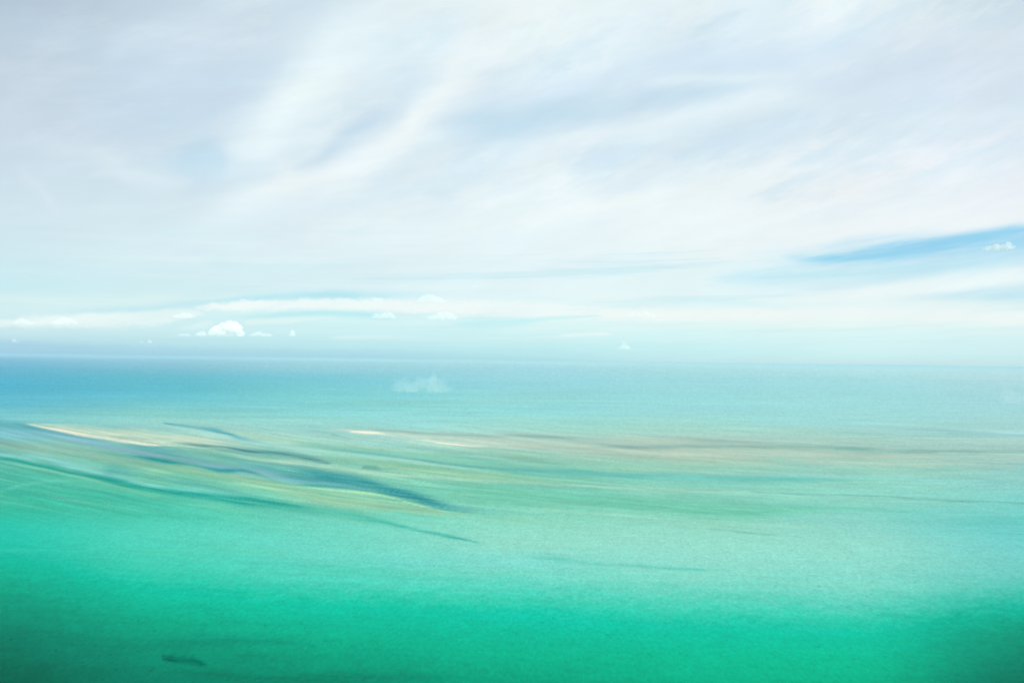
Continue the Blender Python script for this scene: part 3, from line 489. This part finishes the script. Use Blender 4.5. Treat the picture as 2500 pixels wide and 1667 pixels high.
bar('shoal', 'yellow green shoal along the lower edge of the blue channel', 'shoal',
    [(560,1174),(680,1187),(800,1197),(900,1208),(1000,1232),(1080,1252)], [(560,1180),(680,1208),(800,1228),(900,1240),(1000,1252),(1080,1258)], .25, WETSAND)
bar('reef', 'dark torpedo shaped reef patch alone in the deep green water at lower left', 'reef',
    [(392,1603),(410,1600),(440,1603),(475,1606),(512,1621)], [(392,1606),(410,1614),(440,1620),(475,1621),(512,1626)], .3, WETSAND)

# ------------------------------------------------------------------ cumulus clouds
def cloud_mat(name, col, dens, g):
    m = bpy.data.materials.new(name); m.use_nodes = True; n = m.node_tree.nodes; n.clear()
    pv = n.new('ShaderNodeVolumePrincipled'); pv.inputs['Color'].default_value = (*col, 1); pv.inputs['Density'].default_value = dens
    pv.inputs['Anisotropy'].default_value = g
    mo = n.new('ShaderNodeOutputMaterial'); m.node_tree.links.new(pv.outputs[0], mo.inputs['Volume'])
    return m
CLOUD = cloud_mat('cloud_white', (1, .985, .94), .0018, -.5)
CLOUD_SMALL = cloud_mat('cloud_small', (1, .985, .95), .0045, -.45)
CLOUD_THIN = cloud_mat('cloud_thin', (1, .985, .94), .0011, -.5)
def puffs(name, label, px, base, wpx, hpx, dist, mat, seed, shape, flat=.15, ragged=0.0, group='small cumulus clouds above the horizon'):
    """shape: lumps (x -1..1, height 0..1, radius) across the cloud"""
    rnd = random.Random(seed); s = dist / FPX
    d = ray(px, base); k = dist / math.hypot(d.x, d.y); c = Vector((0, 0, H)) + d * k
    bm = bmesh.new()
    W = wpx * .5 * s; Hh = hpx * s
    prof = sorted([(-1.0, .16)] + [(a, b) for a, b, _ in shape] + [(1.0, .14)])
    px_, ph_ = [p[0] for p in prof], [p[1] for p in prof]
    top = lambda x: float(np.interp(x, px_, ph_))
    lumps = []
    rb = max(Hh * .17, s * 1.2); nb = max(4, int(2 * W / (rb * .8)))
    for q in range(nb + 1):                                          # flat base, one joined row
        x = -1 + 2 * q / nb; lumps.append((x * (W - rb), rnd.uniform(-.2, .2) * rb, rb * .8 + ragged * Hh * (.3 + .3 * mnoise.noise(Vector((x * 2.6, seed, 0)))), rb * rnd.uniform(.9, 1.1) * (1 + ragged * (1.5 * top(x) - .75))))
    for q in range(int(14 + nb * 5)):                                # heaped tops
        x = rnd.uniform(-1, 1); t_ = top(x) * Hh; r = min(rnd.uniform(.12, .26) * Hh, t_ * .5)
        if r < s * .7: r = s * .7
        z = rnd.uniform(.25, 1.0) * max(t_ - r, r * .8) + ragged * .12 * Hh * rnd.uniform(-1, 1)
        lumps.append((x * (W - r), rnd.uniform(-.45, .45) * t_, z, r))
    for q, (ox, oy, oz, r) in enumerate(lumps):
        g = bmesh.ops.create_icosphere(bm, subdivisions=2, radius=r)
        for v in g['verts']:
            p = v.co / r; f = 1 + .18 * mnoise.noise(p * 2.3 + Vector((seed, q, 3)))
            v.co = v.co * f + Vector((ox, oy, oz + flat * Hh * .4 * (ox / W) ** 2))
            if v.co.z < 0: v.co.z *= .15
    me = bpy.data.meshes.new(name); bm.to_mesh(me); bm.free()
    o = bpy.data.objects.new(name, me); COL.objects.link(o); me.materials.append(mat); o.location = c
    o.rotation_euler = (0, 0, -math.atan2(d.x, d.y))
    r = o.modifiers.new('merge', 'REMESH'); r.mode = 'VOXEL'; r.voxel_size = s * .5
    r = o.modifiers.new('soft', 'SMOOTH'); r.factor = .4; r.iterations = 1
    bpy.context.view_layer.update()
    dg = bpy.context.evaluated_depsgraph_get(); me = bpy.data.meshes.new_from_object(o.evaluated_get(dg))
    o.modifiers.clear(); o.data = me; me.name = name
    if not me.materials: me.materials.append(mat)
    bm = bmesh.new(); bm.from_mesh(me); bm.verts.ensure_lookup_table()   # keep the one joined body, drop crumbs
    seen = set(); best = []
    for v0 in bm.verts:
        if v0 in seen: continue
        st = [v0]; comp = []; seen.add(v0)
        while st:
            v = st.pop(); comp.append(v)
            for e in v.link_edges:
                u = e.other_vert(v)
                if u not in seen: seen.add(u); st.append(u)
        if len(comp) > len(best): best = comp
    keep = set(best); bmesh.ops.delete(bm, geom=[v for v in bm.verts if v not in keep], context='VERTS'); bm.to_mesh(me); bm.free()
    me.polygons.foreach_set('use_smooth', [True] * len(me.polygons))
    o['label'] = label; o['category'] = 'cloud'
    if group: o['group'] = group
    return o
puffs('cumulus_cloud', 'largest cream cumulus with flat base standing on the hazy line at left', 553, 821, 82, 40, 52000, CLOUD, 1,
      [(-.9,.45,.3),(-.7,.62,.3),(-.5,.6,.3),(-.3,.85,.3),(0,.95,.3),(.3,1,.3),(.6,.96,.3),(.8,.8,.3),(.93,.55,.3)])
puffs('cumulus_cloud', 'faint lumpy low cloud, leftmost of the row beside the largest cumulus', 450, 821, 32, 9, 52000, CLOUD_THIN, 2, [(-.6,.7,.4),(0,.8,.5),(.6,1,.5)])
puffs('cumulus_cloud', 'small peaked cloud just left of the largest cumulus', 491, 820, 28, 17, 52000, CLOUD_THIN, 3, [(-.8,.4,.25),(-.3,.6,.35),(.3,1,.45),(.7,.6,.35)])
puffs('cumulus_cloud', 'low double humped cloud just right of the largest cumulus', 636, 821, 56, 15, 52000, CLOUD_THIN, 4, [(-.8,.4,.25),(-.45,.7,.4),(-.1,1,.5),(.3,.5,.35),(.7,.6,.35)])
puffs('cumulus_cloud', 'little round white cloud, rightmost of the row with the largest cumulus', 714, 821, 17, 20, 52000, CLOUD_THIN, 5, [(-.3,.6,.4),(.1,1,.45),(.4,.7,.4)])
puffs('cumulus_cloud', 'tiny white cloud just above the horizon at the left edge', 36, 835, 13, 9, 60000, CLOUD_THIN, 6, [(-.3,1,.5),(.3,.6,.45)])
puffs('cumulus_cloud', 'tiny rounded cloud, left of a pair low over the horizon', 346, 837, 10, 5, 60000, CLOUD_THIN, 7, [(-.3,1,.5),(.3,.8,.5)])
puffs('cumulus_cloud', 'tiny pointed cloud, right of a pair low over the horizon', 366, 837, 12, 9, 60000, CLOUD_THIN, 8, [(-.3,1,.4),(.4,.5,.4)])
puffs('cumulus_cloud', 'small triangular cloud low over the horizon right of the middle', 1524, 853, 34, 22, 45000, CLOUD_THIN, 9, [(-.6,.4,.25),(-.1,1,.35),(.2,.7,.35),(.6,.5,.3)])
puffs('cumulus_cloud', 'small bright ragged cloud inside the blue gap at the right edge', 2438, 614, 62, 19, 30000, CLOUD_SMALL, 10, [(-.8,.6,.35),(-.4,.7,.4),(0,1,.45),(.3,.8,.4),(.7,1,.3)], flat=.8)
puffs('cumulus_cloud', 'low bright dome on top of the long white cloud bank', 1053, 738, 74, 20, 55000, CLOUD_THIN, 11, [(-.7,.8,.5),(-.3,1,.5),(.2,.9,.5),(.7,.6,.4)])
puffs('cumulus_cloud', 'small hump on the long cloud bank left of the bright dome', 925, 736, 32, 10, 55000, CLOUD_THIN, 12, [(-.5,.8,.5),(0,1,.5),(.5,.8,.5)])
puffs('cumulus_cloud', 'bumpy small cloud hanging below the long white cloud bank', 938, 777, 62, 20, 52000, CLOUD_THIN, 13, [(-.8,.6,.3),(-.4,.5,.35),(0,.7,.4),(.4,1,.45),(.75,.6,.35)])
puffs('cumulus_cloud', 'warm white oval cloud under the bright dome of the bank', 1080, 781, 78, 22, 54000, CLOUD_THIN, 14, [(-.6,.6,.4),(-.2,.9,.5),(.3,1,.45),(.75,.7,.3)], flat=.6)
puffs('cumulus_cloud', 'small flat cloud floating alone above the long bank', 1165, 701, 32, 6, 50000, CLOUD_THIN, 15, [(-.6,.7,.5),(0,1,.5),(.6,.8,.5)])

puffs('cumulus_cloud', 'bumpy bright cloud at the right end of the long bank, right of centre', 1562, 776, 84, 20, 52000, CLOUD_THIN, 16, [(-.8,.4,.5),(-.5,.8,.5),(-.1,.6,.5),(.3,1,.5),(.7,.6,.5)], flat=.5)
puffs('cumulus_cloud', 'small lumpy cloud at the left end of the low left bank', 58, 792, 44, 15, 55000, CLOUD_THIN, 17, [(-.7,.5,.5),(-.2,1,.5),(.4,.7,.5)], flat=.4)
puffs('cumulus_cloud', 'rounded bright cloud in the middle of the low left bank', 158, 792, 52, 18, 55000, CLOUD_THIN, 18, [(-.6,.6,.5),(0,1,.5),(.5,.8,.5)], flat=.4)
puffs('cumulus_cloud', 'faint domed cloud at the right end of the low left bank', 450, 776, 50, 16, 55000, CLOUD_THIN, 19, [(-.6,.5,.5),(.1,1,.5),(.6,.7,.5)], flat=.4)

# thin wisps drifting below the camera, over open water: true thin volumes
def wisp(name, label, px, base, wpx, hpx, dist, dens, seed, shape):
    m = cloud_mat('thin_vapour', (1, 1, .97), dens, -.3)
    o = puffs(name, label, px, base, wpx, hpx, dist, m, seed, shape, flat=.5, ragged=1.0, group=None)
    return o
wisp('wisp_cloud', 'pale transparent wisp of low cloud drifting over the open water in the middle', 1032, 957, 164, 46, 8000, .0011, 21,
     [(-.85,.42,.22),(-.7,.6,.3),(-.45,.5,.3),(-.25,.62,.3),(-.12,1.15,.3),(.02,.9,.35),(.14,.66,.3),(.28,.72,.3),(.36,1.0,.24),(.46,.72,.28),(.7,.42,.25),(.92,.15,.2)])
wisp('wisp_cloud', 'faint wisp of low cloud over the water at the right edge', 2482, 986, 70, 38, 8000, .0010, 22,
     [(-.6,1,.22),(-.3,.8,.25),(0,.6,.28),(.4,.5,.3),(.8,.4,.25)])

# ------------------------------------------------------------------ the air
def haze():
    R = RMAX + 1500; z0, z1 = -2.0, H + 4.0
    v = [(-R,-R,z0),(R,-R,z0),(R,R,z0),(-R,R,z0),(-R,-R,z1),(R,-R,z1),(R,R,z1),(-R,R,z1)]
    f = [(0,3,2,1),(4,5,6,7),(0,1,5,4),(1,2,6,5),(2,3,7,6),(3,0,4,7)]
    m = bpy.data.materials.new('sea_air'); m.use_nodes = True; n = m.node_tree.nodes; n.clear()
    pv = n.new('ShaderNodeVolumePrincipled'); pv.inputs['Color'].default_value = (.555, .795, .845, 1); pv.inputs['Density'].default_value = .6e-5; pv.inputs['Anisotropy'].default_value = -.05
    mo = n.new('ShaderNodeOutputMaterial'); m.node_tree.links.new(pv.outputs[0], mo.inputs['Volume'])
    o = link('haze', v, f, m, smooth=False); o['kind'] = 'stuff'
haze()
